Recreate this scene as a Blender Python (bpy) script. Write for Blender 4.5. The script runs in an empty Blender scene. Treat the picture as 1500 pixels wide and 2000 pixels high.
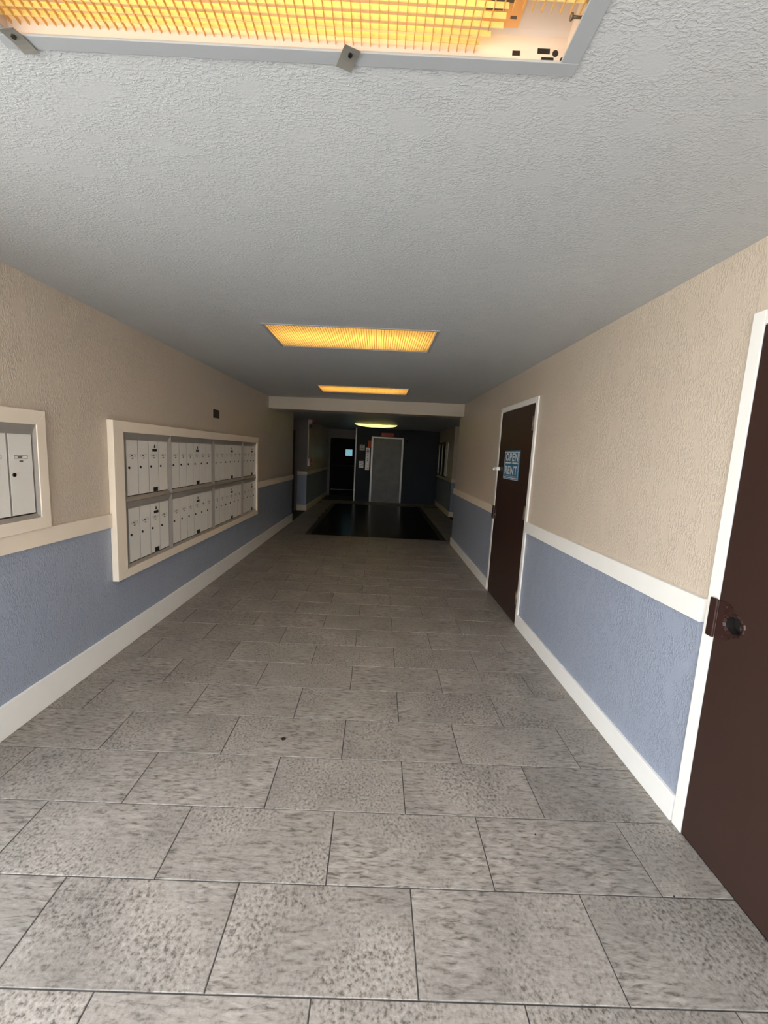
import bpy, bmesh, math, random
from mathutils import Vector, Matrix

random.seed(7)
scene = bpy.context.scene
col = scene.collection

# ------------------------------------------------------------------ camera
F_PX, PCX, PCY = 799.35, 743.05, 993.43           # for a 1500 x 2000 frame
PITCH, YAW, ROLL, EYE = -0.1351, 0.0136, 0.0495, 1.54


def camera_axes(p, y, r):
    base = Matrix(((1, 0, 0), (0, 0, -1), (0, 1, 0)))
    cp, sp, cy, sy, cr, sr = math.cos(p), math.sin(p), math.cos(y), math.sin(y), math.cos(r), math.sin(r)
    rx = Matrix(((1, 0, 0), (0, cp, sp), (0, -sp, cp)))
    ry = Matrix(((cy, 0, -sy), (0, 1, 0), (sy, 0, cy)))
    rz = Matrix(((cr, -sr, 0), (sr, cr, 0), (0, 0, 1)))
    return rz @ rx @ ry @ base


A = camera_axes(PITCH, YAW, ROLL)
cam_data = bpy.data.cameras.new('camera')
cam = bpy.data.objects.new('camera', cam_data)
col.objects.link(cam)
right, down, fwd = A[0], A[1], A[2]
cam.matrix_world = Matrix(((right[0], -down[0], -fwd[0], 0), (right[1], -down[1], -fwd[1], 0),
                           (right[2], -down[2], -fwd[2], EYE), (0, 0, 0, 1)))
cam_data.sensor_fit = 'VERTICAL'
cam_data.sensor_height = 36.0
cam_data.lens = F_PX / 2000 * 36.0
cam_data.shift_x = (750 - PCX) / 2000
cam_data.shift_y = (PCY - 1000) / 2000
cam_data.clip_start = 0.02
scene.camera = cam

# ------------------------------------------------------------------ light and exposure
world = bpy.data.worlds.new('overcast_sky')
scene.world = world
world.use_nodes = True
bg = world.node_tree.nodes['Background']
bg.inputs[0].default_value = (0.90, 0.95, 1.0, 1)
bg.inputs[1].default_value = 1.0
sun_d = bpy.data.lights.new('sun', 'SUN')            # high behind the building: lights the pavement outside only
sun_d.energy = 3.2
sun_d.angle = math.radians(2)
sun_d.color = (1.0, 0.96, 0.9)
sun = bpy.data.objects.new('sun', sun_d)
col.objects.link(sun)
sun.rotation_euler = (math.radians(-38), 0, math.radians(-20))
vs = scene.view_settings
vs.view_transform = 'Standard'
vs.look = 'None'
vs.gamma = 1.0
vs.use_curve_mapping = False
vs.exposure = 2.8
scene.cycles.use_denoising = True
scene.cycles.sample_clamp_indirect = 6.0
scene.cycles.max_bounces = 6
scene.cycles.glossy_bounces = 3
scene.cycles.transmission_bounces = 4
scene.cycles.use_adaptive_sampling = True
scene.cycles.adaptive_threshold = 0.07
scene.cycles.adaptive_min_samples = 16

# the open entrance behind the camera, as a sampling portal for the sky
pl = bpy.data.lights.new('entrance_portal', 'AREA')
pl.shape = 'RECTANGLE'
pl.size, pl.size_y = 3.4, 2.5
pl.cycles.is_portal = True
po = bpy.data.objects.new('entrance_portal', pl)
col.objects.link(po)
po.location = (-0.22, -0.42, 1.2)
po.rotation_euler = (math.radians(90), 0, 0)
pl2 = pl.copy()
pl2.size, pl2.size_y = 1.6, 2.5
po2 = bpy.data.objects.new('entrance_portal_side', pl2)
col.objects.link(po2)
po2.location = (-1.9, 0.36, 1.2)
po2.rotation_euler = (math.radians(90), 0, math.radians(-90))
TUBE_POWER = 1.4

# ------------------------------------------------------------------ dimensions
XR = 1.375                    # right wall
XL = -1.815                   # left wall, before its slight skew
Z_RAIL = 0.955                # where the two wall paints meet
Y_LEFT0, Y_RIGHT0, Y_CEIL0 = 1.15, -2.0, -0.8
Y_BEAM0, Y_BEAM1 = 6.78, 7.1
Z_FAR = 2.28
Y_ELEV = 12.85
ML = Matrix.Translation((-1.80, 4.5, 0)) @ Matrix.Rotation(-0.0115, 4, 'Z') @ Matrix.Translation((1.80, -4.5, 0))


def zc(x):                    # ceiling of the front hall, a hair out of level
    return 2.374 + 0.0095 * x


# ------------------------------------------------------------------ materials
def new_mat(name):
    m = bpy.data.materials.new(name)
    m.use_nodes = True
    nt = m.node_tree
    return m, nt, nt.nodes['Principled BSDF']


def srgb(r, g, b):
    f = lambda c: (c / 255 / 12.92) if c / 255 <= 0.04045 else ((c / 255 + 0.055) / 1.055) ** 2.4
    return (f(r), f(g), f(b), 1)


def plain(name, c, rough=0.5, metal=0.0, var=0.06, scale=14.0, bump=0.0):
    m, nt, b = new_mat(name)
    tc = nt.nodes.new('ShaderNodeTexCoord')
    n = nt.nodes.new('ShaderNodeTexNoise')
    n.inputs['Scale'].default_value = scale
    n.inputs['Detail'].default_value = 2
    nt.links.new(tc.outputs['Object'], n.inputs['Vector'])
    mix = nt.nodes.new('ShaderNodeMix')
    mix.data_type = 'RGBA'
    mix.inputs[6].default_value = tuple(v * (1 - var) for v in c[:3]) + (1,)
    mix.inputs[7].default_value = tuple(min(1, v * (1 + var)) for v in c[:3]) + (1,)
    nt.links.new(n.outputs['Fac'], mix.inputs[0])
    nt.links.new(mix.outputs[2], b.inputs['Base Color'])
    b.inputs['Roughness'].default_value = rough
    b.inputs['Metallic'].default_value = metal
    if bump:
        bp = nt.nodes.new('ShaderNodeBump')
        bp.inputs['Strength'].default_value = bump
        bp.inputs['Distance'].default_value = 0.002
        nt.links.new(n.outputs['Fac'], bp.inputs['Height'])
        nt.links.new(bp.outputs[0], b.inputs['Normal'])
    return m


def textured_paint(name, c, stretch, scale=1.0, rough=0.38, dist=0.004, strength=0.8, var=0.05):
    """knock-down plaster under paint: raised blobs with smooth patches between them"""
    m, nt, b = new_mat(name)
    N, L = nt.nodes, nt.links
    tc = N.new('ShaderNodeTexCoord')
    mp = N.new('ShaderNodeMapping')
    mp.inputs['Scale'].default_value = stretch
    L.new(tc.outputs['Object'], mp.inputs[0])
    n1 = N.new('ShaderNodeTexNoise')
    n1.inputs['Scale'].default_value = 75 * scale
    n1.inputs['Detail'].default_value = 3
    n1.inputs['Distortion'].default_value = 0.6
    L.new(mp.outputs[0], n1.inputs['Vector'])
    r1 = N.new('ShaderNodeValToRGB')
    r1.color_ramp.elements[0].position = 0.44
    r1.color_ramp.elements[1].position = 0.62
    L.new(n1.outputs['Fac'], r1.inputs[0])
    n2 = N.new('ShaderNodeTexNoise')               # where the trowel left it smooth
    n2.inputs['Scale'].default_value = 9 * scale
    n2.inputs['Detail'].default_value = 1
    L.new(mp.outputs[0], n2.inputs['Vector'])
    r2 = N.new('ShaderNodeValToRGB')
    r2.color_ramp.elements[0].position = 0.30
    r2.color_ramp.elements[1].position = 0.50
    L.new(n2.outputs['Fac'], r2.inputs[0])
    mul = N.new('ShaderNodeMath')
    mul.operation = 'MULTIPLY'
    L.new(r1.outputs[0], mul.inputs[0])
    L.new(r2.outputs[0], mul.inputs[1])
    n3 = N.new('ShaderNodeTexNoise')
    n3.inputs['Scale'].default_value = 220 * scale
    n3.inputs['Detail'].default_value = 0
    L.new(mp.outputs[0], n3.inputs['Vector'])
    add = N.new('ShaderNodeMath')
    add.operation = 'MULTIPLY_ADD'
    add.inputs[1].default_value = 0.25
    L.new(n3.outputs['Fac'], add.inputs[0])
    L.new(mul.outputs[0], add.inputs[2])
    bp = N.new('ShaderNodeBump')
    bp.inputs['Strength'].default_value = strength
    bp.inputs['Distance'].default_value = dist
    L.new(add.outputs[0], bp.inputs['Height'])
    L.new(bp.outputs[0], b.inputs['Normal'])
    n4 = N.new('ShaderNodeTexNoise')
    n4.inputs['Scale'].default_value = 1.3
    n4.inputs['Detail'].default_value = 2
    L.new(tc.outputs['Object'], n4.inputs['Vector'])
    mix = N.new('ShaderNodeMix')
    mix.data_type = 'RGBA'
    mix.inputs[6].default_value = tuple(v * (1 - var) for v in c[:3]) + (1,)
    mix.inputs[7].default_value = tuple(v * (1 + var) for v in c[:3]) + (1,)
    L.new(n4.outputs['Fac'], mix.inputs[0])
    L.new(mix.outputs[2], b.inputs['Base Color'])
    b.inputs['Roughness'].default_value = rough
    return m


def tile_material():
    m, nt, b = new_mat('slate_look_tile')
    N, L = nt.nodes, nt.links
    tc = N.new('ShaderNodeTexCoord')
    oi = N.new('ShaderNodeObjectInfo')
    off = N.new('ShaderNodeVectorMath')
    off.operation = 'SCALE'
    comb = N.new('ShaderNodeCombineXYZ')
    for i, k in enumerate((37.0, 91.0, 53.0)):
        mm = N.new('ShaderNodeMath')
        mm.operation = 'MULTIPLY'
        mm.inputs[1].default_value = k
        L.new(oi.outputs['Random'], mm.inputs[0])
        L.new(mm.outputs[0], comb.inputs[i])
    addv = N.new('ShaderNodeVectorMath')
    addv.operation = 'ADD'
    L.new(tc.outputs['Object'], addv.inputs[0])
    L.new(comb.outputs[0], addv.inputs[1])
    N.remove(off)
    # streaky slate grain, running diagonally
    mp = N.new('ShaderNodeMapping')
    mp.inputs['Rotation'].default_value = (0, 0, math.radians(26))
    mp.inputs['Scale'].default_value = (0.34, 1.35, 1)
    L.new(addv.outputs[0], mp.inputs[0])
    s = N.new('ShaderNodeTexNoise')
    s.inputs['Scale'].default_value = 62
    s.inputs['Detail'].default_value = 5
    s.inputs['Roughness'].default_value = 0.62
    s.inputs['Distortion'].default_value = 0.5
    L.new(mp.outputs[0], s.inputs['Vector'])
    # pitted grain
    p = N.new('ShaderNodeTexNoise')
    p.inputs['Scale'].default_value = 88
    p.inputs['Detail'].default_value = 4
    p.inputs['Roughness'].default_value = 0.6
    L.new(addv.outputs[0], p.inputs['Vector'])
    # which grain where
    w = N.new('ShaderNodeTexNoise')
    w.inputs['Scale'].default_value = 2.2
    w.inputs['Detail'].default_value = 2
    L.new(addv.outputs[0], w.inputs['Vector'])
    wr = N.new('ShaderNodeValToRGB')
    wr.color_ramp.elements[0].position = 0.42
    wr.color_ramp.elements[1].position = 0.58
    L.new(w.outputs['Fac'], wr.inputs[0])
    grain = N.new('ShaderNodeMix')
    L.new(wr.outputs[0], grain.inputs[0])
    L.new(s.outputs['Fac'], grain.inputs[2])
    L.new(p.outputs['Fac'], grain.inputs[3])
    gr = N.new('ShaderNodeValToRGB')
    e = gr.color_ramp.elements
    e[0].position, e[0].color = 0.33, (0.090, 0.077, 0.065, 1)
    e[1].position, e[1].color = 0.72, (0.378, 0.345, 0.312, 1)
    k = e.new(0.47)
    k.color = (0.244, 0.219, 0.195, 1)
    L.new(grain.outputs[0], gr.inputs[0])
    # broad cloudy stains and a little tone from tile to tile
    c = N.new('ShaderNodeTexNoise')
    c.inputs['Scale'].default_value = 3.4
    c.inputs['Detail'].default_value = 3
    L.new(addv.outputs[0], c.inputs['Vector'])
    cr = N.new('ShaderNodeMapRange')
    cr.inputs[1].default_value, cr.inputs[2].default_value = 0.3, 0.7
    cr.inputs[3].default_value, cr.inputs[4].default_value = 0.82, 1.14
    L.new(c.outputs['Fac'], cr.inputs[0])
    tr = N.new('ShaderNodeMapRange')
    tr.inputs[3].default_value, tr.inputs[4].default_value = 0.96, 1.04
    L.new(oi.outputs['Random'], tr.inputs[0])
    mu = N.new('ShaderNodeMath')
    mu.operation = 'MULTIPLY'
    L.new(cr.outputs[0], mu.inputs[0])
    L.new(tr.outputs[0], mu.inputs[1])
    sc = N.new('ShaderNodeVectorMath')
    sc.operation = 'SCALE'
    L.new(gr.outputs[0], sc.inputs[0])
    L.new(mu.outputs[0], sc.inputs['Scale'])
    L.new(sc.outputs[0], b.inputs['Base Color'])
    bp = N.new('ShaderNodeBump')
    bp.inputs['Strength'].default_value = 0.45
    bp.inputs['Distance'].default_value = 0.003
    L.new(grain.outputs[0], bp.inputs['Height'])
    L.new(bp.outputs[0], b.inputs['Normal'])
    b.inputs['Roughness'].default_value = 0.48
    return m


def emitter(name, c, strength):
    m, nt, b = new_mat(name)
    b.inputs['Base Color'].default_value = c
    b.inputs['Emission Color'].default_value = c
    b.inputs['Emission Strength'].default_value = strength
    return m


def louver_material():
    m, nt, b = new_mat('yellowed_louver_plastic')
    N, L = nt.nodes, nt.links
    out = N['Material Output']
    tr = N.new('ShaderNodeBsdfTranslucent')
    tr.inputs[0].default_value = (0.96, 0.82, 0.40, 1)
    b.inputs['Base Color'].default_value = (0.94, 0.80, 0.40, 1)
    b.inputs['Roughness'].default_value = 0.4
    mx = N.new('ShaderNodeMixShader')
    mx.inputs[0].default_value = 0.55
    L.new(b.outputs[0], mx.inputs[1])
    L.new(tr.outputs[0], mx.inputs[2])
    L.new(mx.outputs[0], out.inputs[0])
    return m


M = {}
M['ceiling'] = textured_paint('grey_ceiling_paint', srgb(184, 187, 190), (0.6, 1.0, 1.0), 1.9, 0.40, 0.0018, 0.5)
M['beige'] = textured_paint('beige_wall_paint', srgb(209, 194, 176), (1.0, 1.0, 0.42), 1.6, 0.30, 0.0022, 0.6)
M['blue'] = textured_paint('blue_grey_wall_paint', srgb(156, 164, 180), (1.0, 1.0, 0.65), 1.4, 0.27, 0.0026, 0.75)
M['navy'] = textured_paint('dark_blue_wall_paint', srgb(38, 43, 56), (1, 1, 0.8), 0.8, 0.65, 0.003, 0.6)
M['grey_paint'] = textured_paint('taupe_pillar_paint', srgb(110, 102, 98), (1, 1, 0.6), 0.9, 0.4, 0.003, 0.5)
M['white'] = plain('white_trim_paint', srgb(246, 244, 238), 0.35, 0, 0.04, 6, 0.08)
M['cream'] = plain('cream_trim_paint', srgb(244, 230, 210), 0.38, 0, 0.04, 6, 0.08)
M['beam'] = textured_paint('off_white_beam_paint', srgb(194, 184, 168), (1, 1, 1), 0.8, 0.45, 0.002, 0.3)
M['door'] = plain('brown_door_paint', srgb(54, 35, 29), 0.42, 0, 0.10, 3, 0.05)
M['latch'] = plain('brown_painted_steel', srgb(60, 37, 33), 0.3, 0.2, 0.10, 20)
M['alu'] = plain('aluminium', (0.52, 0.49, 0.45, 1), 0.42, 0.55, 0.08, 30)
M['mailbox'] = plain('pale_grey_enamel', srgb(234, 230, 222), 0.32, 0, 0.03, 8)
M['dark_gap'] = plain('dark_recess', srgb(52, 46, 40), 0.8)
M['black'] = plain('black_plastic', srgb(22, 20, 19), 0.45)
M['lock'] = plain('dark_lock_metal', srgb(46, 42, 36), 0.35, 0.7)
M['paper'] = plain('white_paper', srgb(236, 232, 224), 0.7, 0, 0.02)
M['ink'] = plain('faded_ink', srgb(96, 88, 80), 0.8)
M['grout'] = plain('dark_grout', srgb(74, 70, 68), 0.9, 0, 0.15, 40)
M['tile'] = tile_material()
M['ground'] = plain('pavement_concrete', srgb(190, 187, 180), 0.85, 0, 0.08, 3)
M['inlay'] = plain('dark_polished_floor', srgb(24, 14, 11), 0.26, 0, 0.25, 2.5)
M['inlay'].node_tree.nodes['Principled BSDF'].inputs['Specular IOR Level'].default_value = 0.12
M['inlay_edge'] = plain('dark_brown_floor_border', srgb(48, 36, 26), 0.4, 0, 0.15, 8)
M['steel'] = plain('brushed_steel', (0.26, 0.25, 0.235, 1), 0.36, 0.8, 0.06, 20)
M['elev'] = plain('elevator_door_steel', (0.17, 0.165, 0.16, 1), 0.5, 0.4, 0.3, 4)
M['metal_grey'] = plain('grey_painted_metal', srgb(158, 162, 166), 0.45, 0, 0.04, 10)
M['clip'] = plain('dull_metal_clip', srgb(140, 138, 132), 0.4, 0.3, 0.08, 20)
M['housing'] = plain('white_fixture_enamel', srgb(206, 190, 178), 0.35, 0, 0.02, 8)
M['label'] = plain('orange_paper_label', srgb(226, 168, 104), 0.7)
M['tube'] = emitter('fluorescent_tube', (1.0, 0.75, 0.33, 1), TUBE_POWER)
M['louver'] = louver_material()
M['louver_edge'] = plain('dark_orange_louver_plastic', (0.60, 0.34, 0.10, 1), 0.5)  # darker orange version of the louvre plastic, for slats along y
M['wrap'] = emitter('lit_wrap_diffuser', (1.0, 0.92, 0.20, 1), 0.34)
M['blue_sign'] = plain('teal_blue_print', srgb(30, 112, 148), 0.5)
M['white_print'] = plain('white_print', srgb(226, 232, 236), 0.5, 0, 0.01)
M['orange'] = plain('orange_sign', srgb(226, 84, 28), 0.5, 0, 0.1, 30)
M['red'] = plain('red_enamel', srgb(150, 34, 34), 0.4)
M['red_sign'] = plain('orange_red_sign', srgb(196, 52, 16), 0.5, 0, 0.12, 40)
M['plate'] = plain('brushed_plate', srgb(206, 198, 192), 0.4, 0.3, 0.05, 30)
M['glass_dark'] = plain('dark_glass', srgb(28, 26, 26), 0.12)
M['wood_dark'] = plain('dark_brown_wood', srgb(70, 46, 36), 0.45, 0, 0.15, 9)
M['dark_door'] = plain('black_metal_door', srgb(9, 9, 10), 0.6)
M['dark_door'].node_tree.nodes['Principled BSDF'].inputs['Specular IOR Level'].default_value = 0.1
M['pane'] = emitter('lit_window_pane', (0.22, 0.50, 0.56, 1), 0.12)
M['bronze'] = plain('aged_hinge_metal', srgb(120, 104, 90), 0.4, 0.6, 0.2, 60)
M['gum'] = plain('black_gum', srgb(24, 20, 17), 0.6)
M['hole'] = plain('unlit_inside', srgb(20, 12, 11), 0.9)
M['oak'] = plain('warm_pillar_paint', srgb(190, 150, 100), 0.4)


# ------------------------------------------------------------------ mesh helpers
class MB:
    def __init__(self):
        self.v, self.f, self.mi, self.sm = [], [], [], []

    def face(self, pts, mi=0, smooth=False):
        n = len(self.v)
        self.v += [Vector(p) for p in pts]
        self.f.append(list(range(n, n + len(pts))))
        self.mi.append(mi)
        self.sm.append(smooth)

    def box(self, lo, hi, mi=0, xf=None):
        x0, y0, z0 = lo
        x1, y1, z1 = hi
        c = [(x0, y0, z0), (x1, y0, z0), (x1, y1, z0), (x0, y1, z0), (x0, y0, z1), (x1, y0, z1), (x1, y1, z1), (x0, y1, z1)]
        self.hexa(c, mi, xf)

    def hexa(self, c, mi=0, xf=None):
        n = len(self.v)
        self.v += [(xf @ Vector(p)) if xf else Vector(p) for p in c]
        for q in ((0, 3, 2, 1), (4, 5, 6, 7), (0, 1, 5, 4), (1, 2, 6, 5), (2, 3, 7, 6), (3, 0, 4, 7)):
            self.f.append([n + i for i in q])
            self.mi.append(mi)
            self.sm.append(False)

    def cyl(self, p0, p1, r, seg=16, mi=0, r1=None, caps=True, smooth=True):
        p0, p1 = Vector(p0), Vector(p1)
        r1 = r if r1 is None else r1
        d = (p1 - p0).normalized()
        a = d.orthogonal().normalized()
        b = d.cross(a)
        n = len(self.v)
        for p, rr in ((p0, r), (p1, r1)):
            for i in range(seg):
                t = 2 * math.pi * i / seg
                self.v.append(p + (a * math.cos(t) + b * math.sin(t)) * rr)
        for i in range(seg):
            j = (i + 1) % seg
            self.f.append([n + i, n + j, n + seg + j, n + seg + i])
            self.mi.append(mi)
            self.sm.append(smooth)
        if caps:
            self.f.append([n + i for i in reversed(range(seg))])
            self.f.append([n + seg + i for i in range(seg)])
            self.mi += [mi, mi]
            self.sm += [False, False]

    def mesh(self, name, mats, origin=(0, 0, 0)):
        o = Vector(origin)
        me = bpy.data.meshes.new(name)
        me.from_pydata([tuple(p - o) for p in self.v], [], self.f)
        for m in (mats if isinstance(mats, (list, tuple)) else [mats]):
            me.materials.append(M[m])
        for p, i, s in zip(me.polygons, self.mi, self.sm):
            p.material_index = i
            p.use_smooth = s
        me.update()
        return me


BASE = {}


def link(name, data, parent=None, loc=(0, 0, 0)):
    o = bpy.data.objects.new(name, data)
    col.objects.link(o)
    if parent is not None:
        o.parent = parent
    o.location = loc
    return o


def bevel(o, w=0.002, seg=2):
    md = o.modifiers.new('soft_edges', 'BEVEL')
    md.width, md.segments, md.limit_method = w, seg, 'ANGLE'
    return o


def tag(o, label, cat, group=None):
    o['label'], o['category'] = label, cat
    if group:
        o['group'] = group
    return o


def thing(name, loc, label, cat, group=None, left=False):
    o = link(name, None, None, loc)
    o.empty_display_size = 0.05
    BASE[o.name] = Vector(loc)
    if left:
        o.matrix_world = ML @ Matrix.Translation(loc)
    return tag(o, label, cat, group)


def part(mb, name, mats, parent, label=None, bev=0.0):
    """mb is in hall coordinates; the part's own origin is its thing's base"""
    b = BASE[parent.name]
    o = link(name, mb.mesh(name, mats, b), parent)
    BASE[o.name] = b
    if label:
        o['label'] = label
    if bev:
        bevel(o, bev)
    return o


def solo(mb, name, mats, label, cat, origin, group=None, left=False, bev=0.0):
    o = link(name, mb.mesh(name, mats, origin), None, origin)
    BASE[o.name] = Vector(origin)
    if left:
        o.matrix_world = ML @ Matrix.Translation(origin)
    if bev:
        bevel(o, bev)
    return tag(o, label, cat, group)


def struct(mb, name, mats, label=None, left=False, bev=0.0):
    o = link(name, mb.mesh(name, mats))
    BASE[o.name] = Vector((0, 0, 0))
    o['kind'] = 'structure'
    if label:
        o['label'] = label
    if left:
        o.matrix_world = ML.copy()
    if bev:
        bevel(o, bev)
    return o


def cells(cuts_a, cuts_b, holes):
    A_, B_ = sorted(set(cuts_a)), sorted(set(cuts_b))
    for a0, a1 in zip(A_, A_[1:]):
        for b0, b1 in zip(B_, B_[1:]):
            am, bm_ = (a0 + a1) / 2, (b0 + b1) / 2
            if not any(h[0] < am < h[1] and h[2] < bm_ < h[3] for h in holes):
                yield a0, a1, b0, b1


# ------------------------------------------------------------------ floor
TX0, TY0, TDR, TW, TD = -1.0281, 0.9652, 0.0015, 0.61, 0.305
INLAY = (-1.265, 1.345, 7.36, 12.06)

mb = MB()
mb.box((-2.2, -0.9, -0.06), (3.4, 8.0, -0.0032))
mb.box((-3.4, 8.0, -0.06), (3.4, 14.6, -0.0032))
floor = struct(mb, 'floor', 'grout', 'floor of grey slate-look tiles in running bond with dark joints')


def tile_mesh(w, d):
    g, h, bv = 0.0022, 0.0075, 0.0012
    x, y = w / 2 - g, d / 2 - g
    m = MB()
    top = [(-x + bv, -y + bv, 0), (x - bv, -y + bv, 0), (x - bv, y - bv, 0), (-x + bv, y - bv, 0)]
    mid = [(-x, -y, -bv), (x, -y, -bv), (x, y, -bv), (-x, y, -bv)]
    low = [(-x, -y, -h), (x, -y, -h), (x, y, -h), (-x, y, -h)]
    m.face(top)
    for i in range(4):
        j = (i + 1) % 4
        m.face([mid[i], mid[j], top[j], top[i]])
        m.face([low[i], low[j], mid[j], mid[i]])
    return m.mesh('tile', 'tile')


tile_cache = {}


def add_tile(x0, x1, y0, y1):
    if x1 - x0 < 0.03 or y1 - y0 < 0.03:
        return
    key = (round(x1 - x0, 3), round(y1 - y0, 3))
    if key not in tile_cache:
        tile_cache[key] = tile_mesh(*key)
    link('tile', tile_cache[key], floor, ((x0 + x1) / 2, (y0 + y1) / 2, random.uniform(-0.0004, 0.0004)))


n_tiles = 0
for r in range(-6, 39):
    y0, y1 = TY0 + TD * r, TY0 + TD * (r + 1)
    y1 = min(y1, Y_ELEV - 0.003)
    if y1 <= y0:
        break
    xa, xb = (-2.2 if y0 < 1.1 else -1.86, 1.372) if y0 < 7.05 else (-1.76, 1.90)
    off = TX0 + 0.61 * 0.5 * (abs(r) % 2) + TDR * r
    k0 = math.floor((xa - off) / TW)
    for k in range(k0, k0 + 9):
        x0, x1 = max(xa, off + k * TW), min(xb, off + (k + 1) * TW)
        if x1 <= x0:
            continue
        if y1 <= INLAY[2] + 0.02 or y0 >= INLAY[3] - 0.02:
            add_tile(x0, x1, y0, y1)
        else:
            ya, yb = (max(y0, y0), y1)
            if y0 < INLAY[2]:
                add_tile(x0, x1, y0, INLAY[2]) if x1 > INLAY[0] and x0 < INLAY[1] else None
                ya = INLAY[2]
            if y1 > INLAY[3]:
                add_tile(x0, x1, INLAY[3], y1) if x1 > INLAY[0] and x0 < INLAY[1] else None
                yb = INLAY[3]
            add_tile(x0, min(x1, INLAY[0]), ya, yb)
            add_tile(max(x0, INLAY[1]), x1, ya, yb)

a0, a1, b0, b1 = INLAY
mb = MB()
mb.box((a0 + 0.11, b0 + 0.03, -0.006), (a1 - 0.11, b1 - 0.03, 0.0005))
inl = link('polished_inlay', mb.mesh('polished_inlay', 'inlay'), floor)
inl['label'] = 'dark glossy brown floor panel before the elevator'
mb = MB()
for q in (((a0, b0), (a0 + 0.107, b1)), ((a1 - 0.107, b0), (a1, b1)), ((a0 + 0.11, b0), (a1 - 0.11, b0 + 0.027)), ((a0 + 0.11, b1 - 0.027), (a1 - 0.11, b1))):
    mb.box((q[0][0] + 0.001, q[0][1] + 0.001, -0.006), (q[1][0] - 0.001, q[1][1] - 0.001, 0.0005))
o = link('inlay_border', mb.mesh('inlay_border', 'inlay_edge'), floor)
o['label'] = 'dark brown border round the glossy floor panel'

mb = MB()
mb.box((-20, -24, -0.12), (20, -0.9, -0.01))  # out of view, laid to bounce sun and sky up onto the ceiling
mb.box((-20, -0.9, -0.12), (-2.2, 1.2, -0.01))
struct(mb, 'ground', 'ground', 'pale concrete pavement outside the open entrance')

mb = MB()
mb.box((-20, -12.4, -0.02), (20, -12.0, 2.7))  # added wall out of view, cuts the low sky seen from deep inside
struct(mb, 'sky_block_wall', 'grey_paint', 'unseen plain wall added outside to hold low sky light off the lobby')

# ------------------------------------------------------------------ ceilings and beam
FIX = [(-0.838, 0.386, 0.392, 1.012), (-0.832, 0.386, 2.905, 3.515), (-0.838, 0.384, 5.43, 6.05)]
mb = MB()
holes = [(f[0] + 0.02, f[1] - 0.02, f[2] + 0.02, f[3] - 0.02) for f in FIX]
cx = [-2.1, 1.6] + [h for f in holes for h in f[:2]]
cy = [Y_CEIL0, Y_BEAM0 + 0.05] + [h for f in holes for h in f[2:]]
for x0, x1, y0, y1 in cells(cx, cy, holes):
    mb.face([(x0, y0, zc(x0)), (x0, y1, zc(x0)), (x1, y1, zc(x1)), (x1, y0, zc(x1))])
struct(mb, 'ceiling', 'ceiling', 'grey knock-down textured ceiling of the front hall')

mb = MB()
mb.box((-3.4, Y_BEAM1 - 0.02, Z_FAR), (3.4, 14.6, Z_FAR + 0.1))
o = struct(mb, 'ceiling.001', 'ceiling', 'lower dim ceiling over the elevator lobby')

mb = MB()
zl, zr = 2.166, 2.188
mb.hexa([(-1.86, Y_BEAM0, zl), (XR + 0.02, Y_BEAM0, zr), (XR + 0.02, Y_BEAM1, zr), (-1.86, Y_BEAM1, zl),
         (-1.86, Y_BEAM0, 2.45), (XR + 0.02, Y_BEAM0, 2.45), (XR + 0.02, Y_BEAM1, 2.45), (-1.86, Y_BEAM1, 2.45)])
o = struct(mb, 'ceiling_beam', 'beam', 'off-white painted header beam across the hall', bev=0.006)

# ------------------------------------------------------------------ walls
D1 = (0.56, 1.585, 2.117)     # near door: outer frame y range, frame top
D2 = (3.615, 4.68, 2.096)     # door with the sign

ZT = 2.5
mb = MB()
holes = [(D1[0] + 0.02, D1[1] - 0.02, -1, D1[2] - 0.02), (D2[0] + 0.02, D2[1] - 0.02, -1, D2[2] - 0.02)]
cyy = [Y_RIGHT0, Y_BEAM1] + [v for h in holes for v in h[:2]]
czz = [-0.02, Z_RAIL, ZT] + [h[3] for h in holes]
for y0, y1, z0, z1 in cells(cyy, czz, holes):
    mb.face([(XR, y0, z0), (XR, y0, z1), (XR, y1, z1), (XR, y1, z0)], 1 if z1 <= Z_RAIL + 1e-6 else 0)
for z0, z1, mi in ((-0.02, Z_RAIL, 1), (Z_RAIL, ZT, 0)):          # return at the far corner
    mb.face([(XR, Y_BEAM1, z0), (XR, Y_BEAM1, z1), (3.3, Y_BEAM1, z1), (3.3, Y_BEAM1, z0)], mi)
    mb.face([(XR, Y_RIGHT0, z0), (3.3, Y_RIGHT0, z0), (3.3, Y_RIGHT0, z1), (XR, Y_RIGHT0, z1)], mi)
struct(mb, 'wall_right', ['beige', 'blue'], 'right wall, beige over blue-grey textured paint')

mb = MB()
for z0, z1, mi in ((-0.02, Z_RAIL + 0.02, 1), (Z_RAIL + 0.02, ZT, 0)):
    mb.face([(XL, Y_LEFT0, z0), (XL, 8.64, z0), (XL, 8.64, z1), (XL, Y_LEFT0, z1)], mi)
    mb.face([(XL, 8.64, z0), (-3.3, 8.64, z0), (-3.3, 8.64, z1), (XL, 8.64, z1)], mi)
    mb.face([(XL, Y_LEFT0, z0), (XL, Y_LEFT0, z1), (-3.3, Y_LEFT0, z1), (-3.3, Y_LEFT0, z0)], mi)
struct(mb, 'wall_left', ['beige', 'blue'], 'left wall, beige over blue-grey textured paint', left=True)

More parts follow.
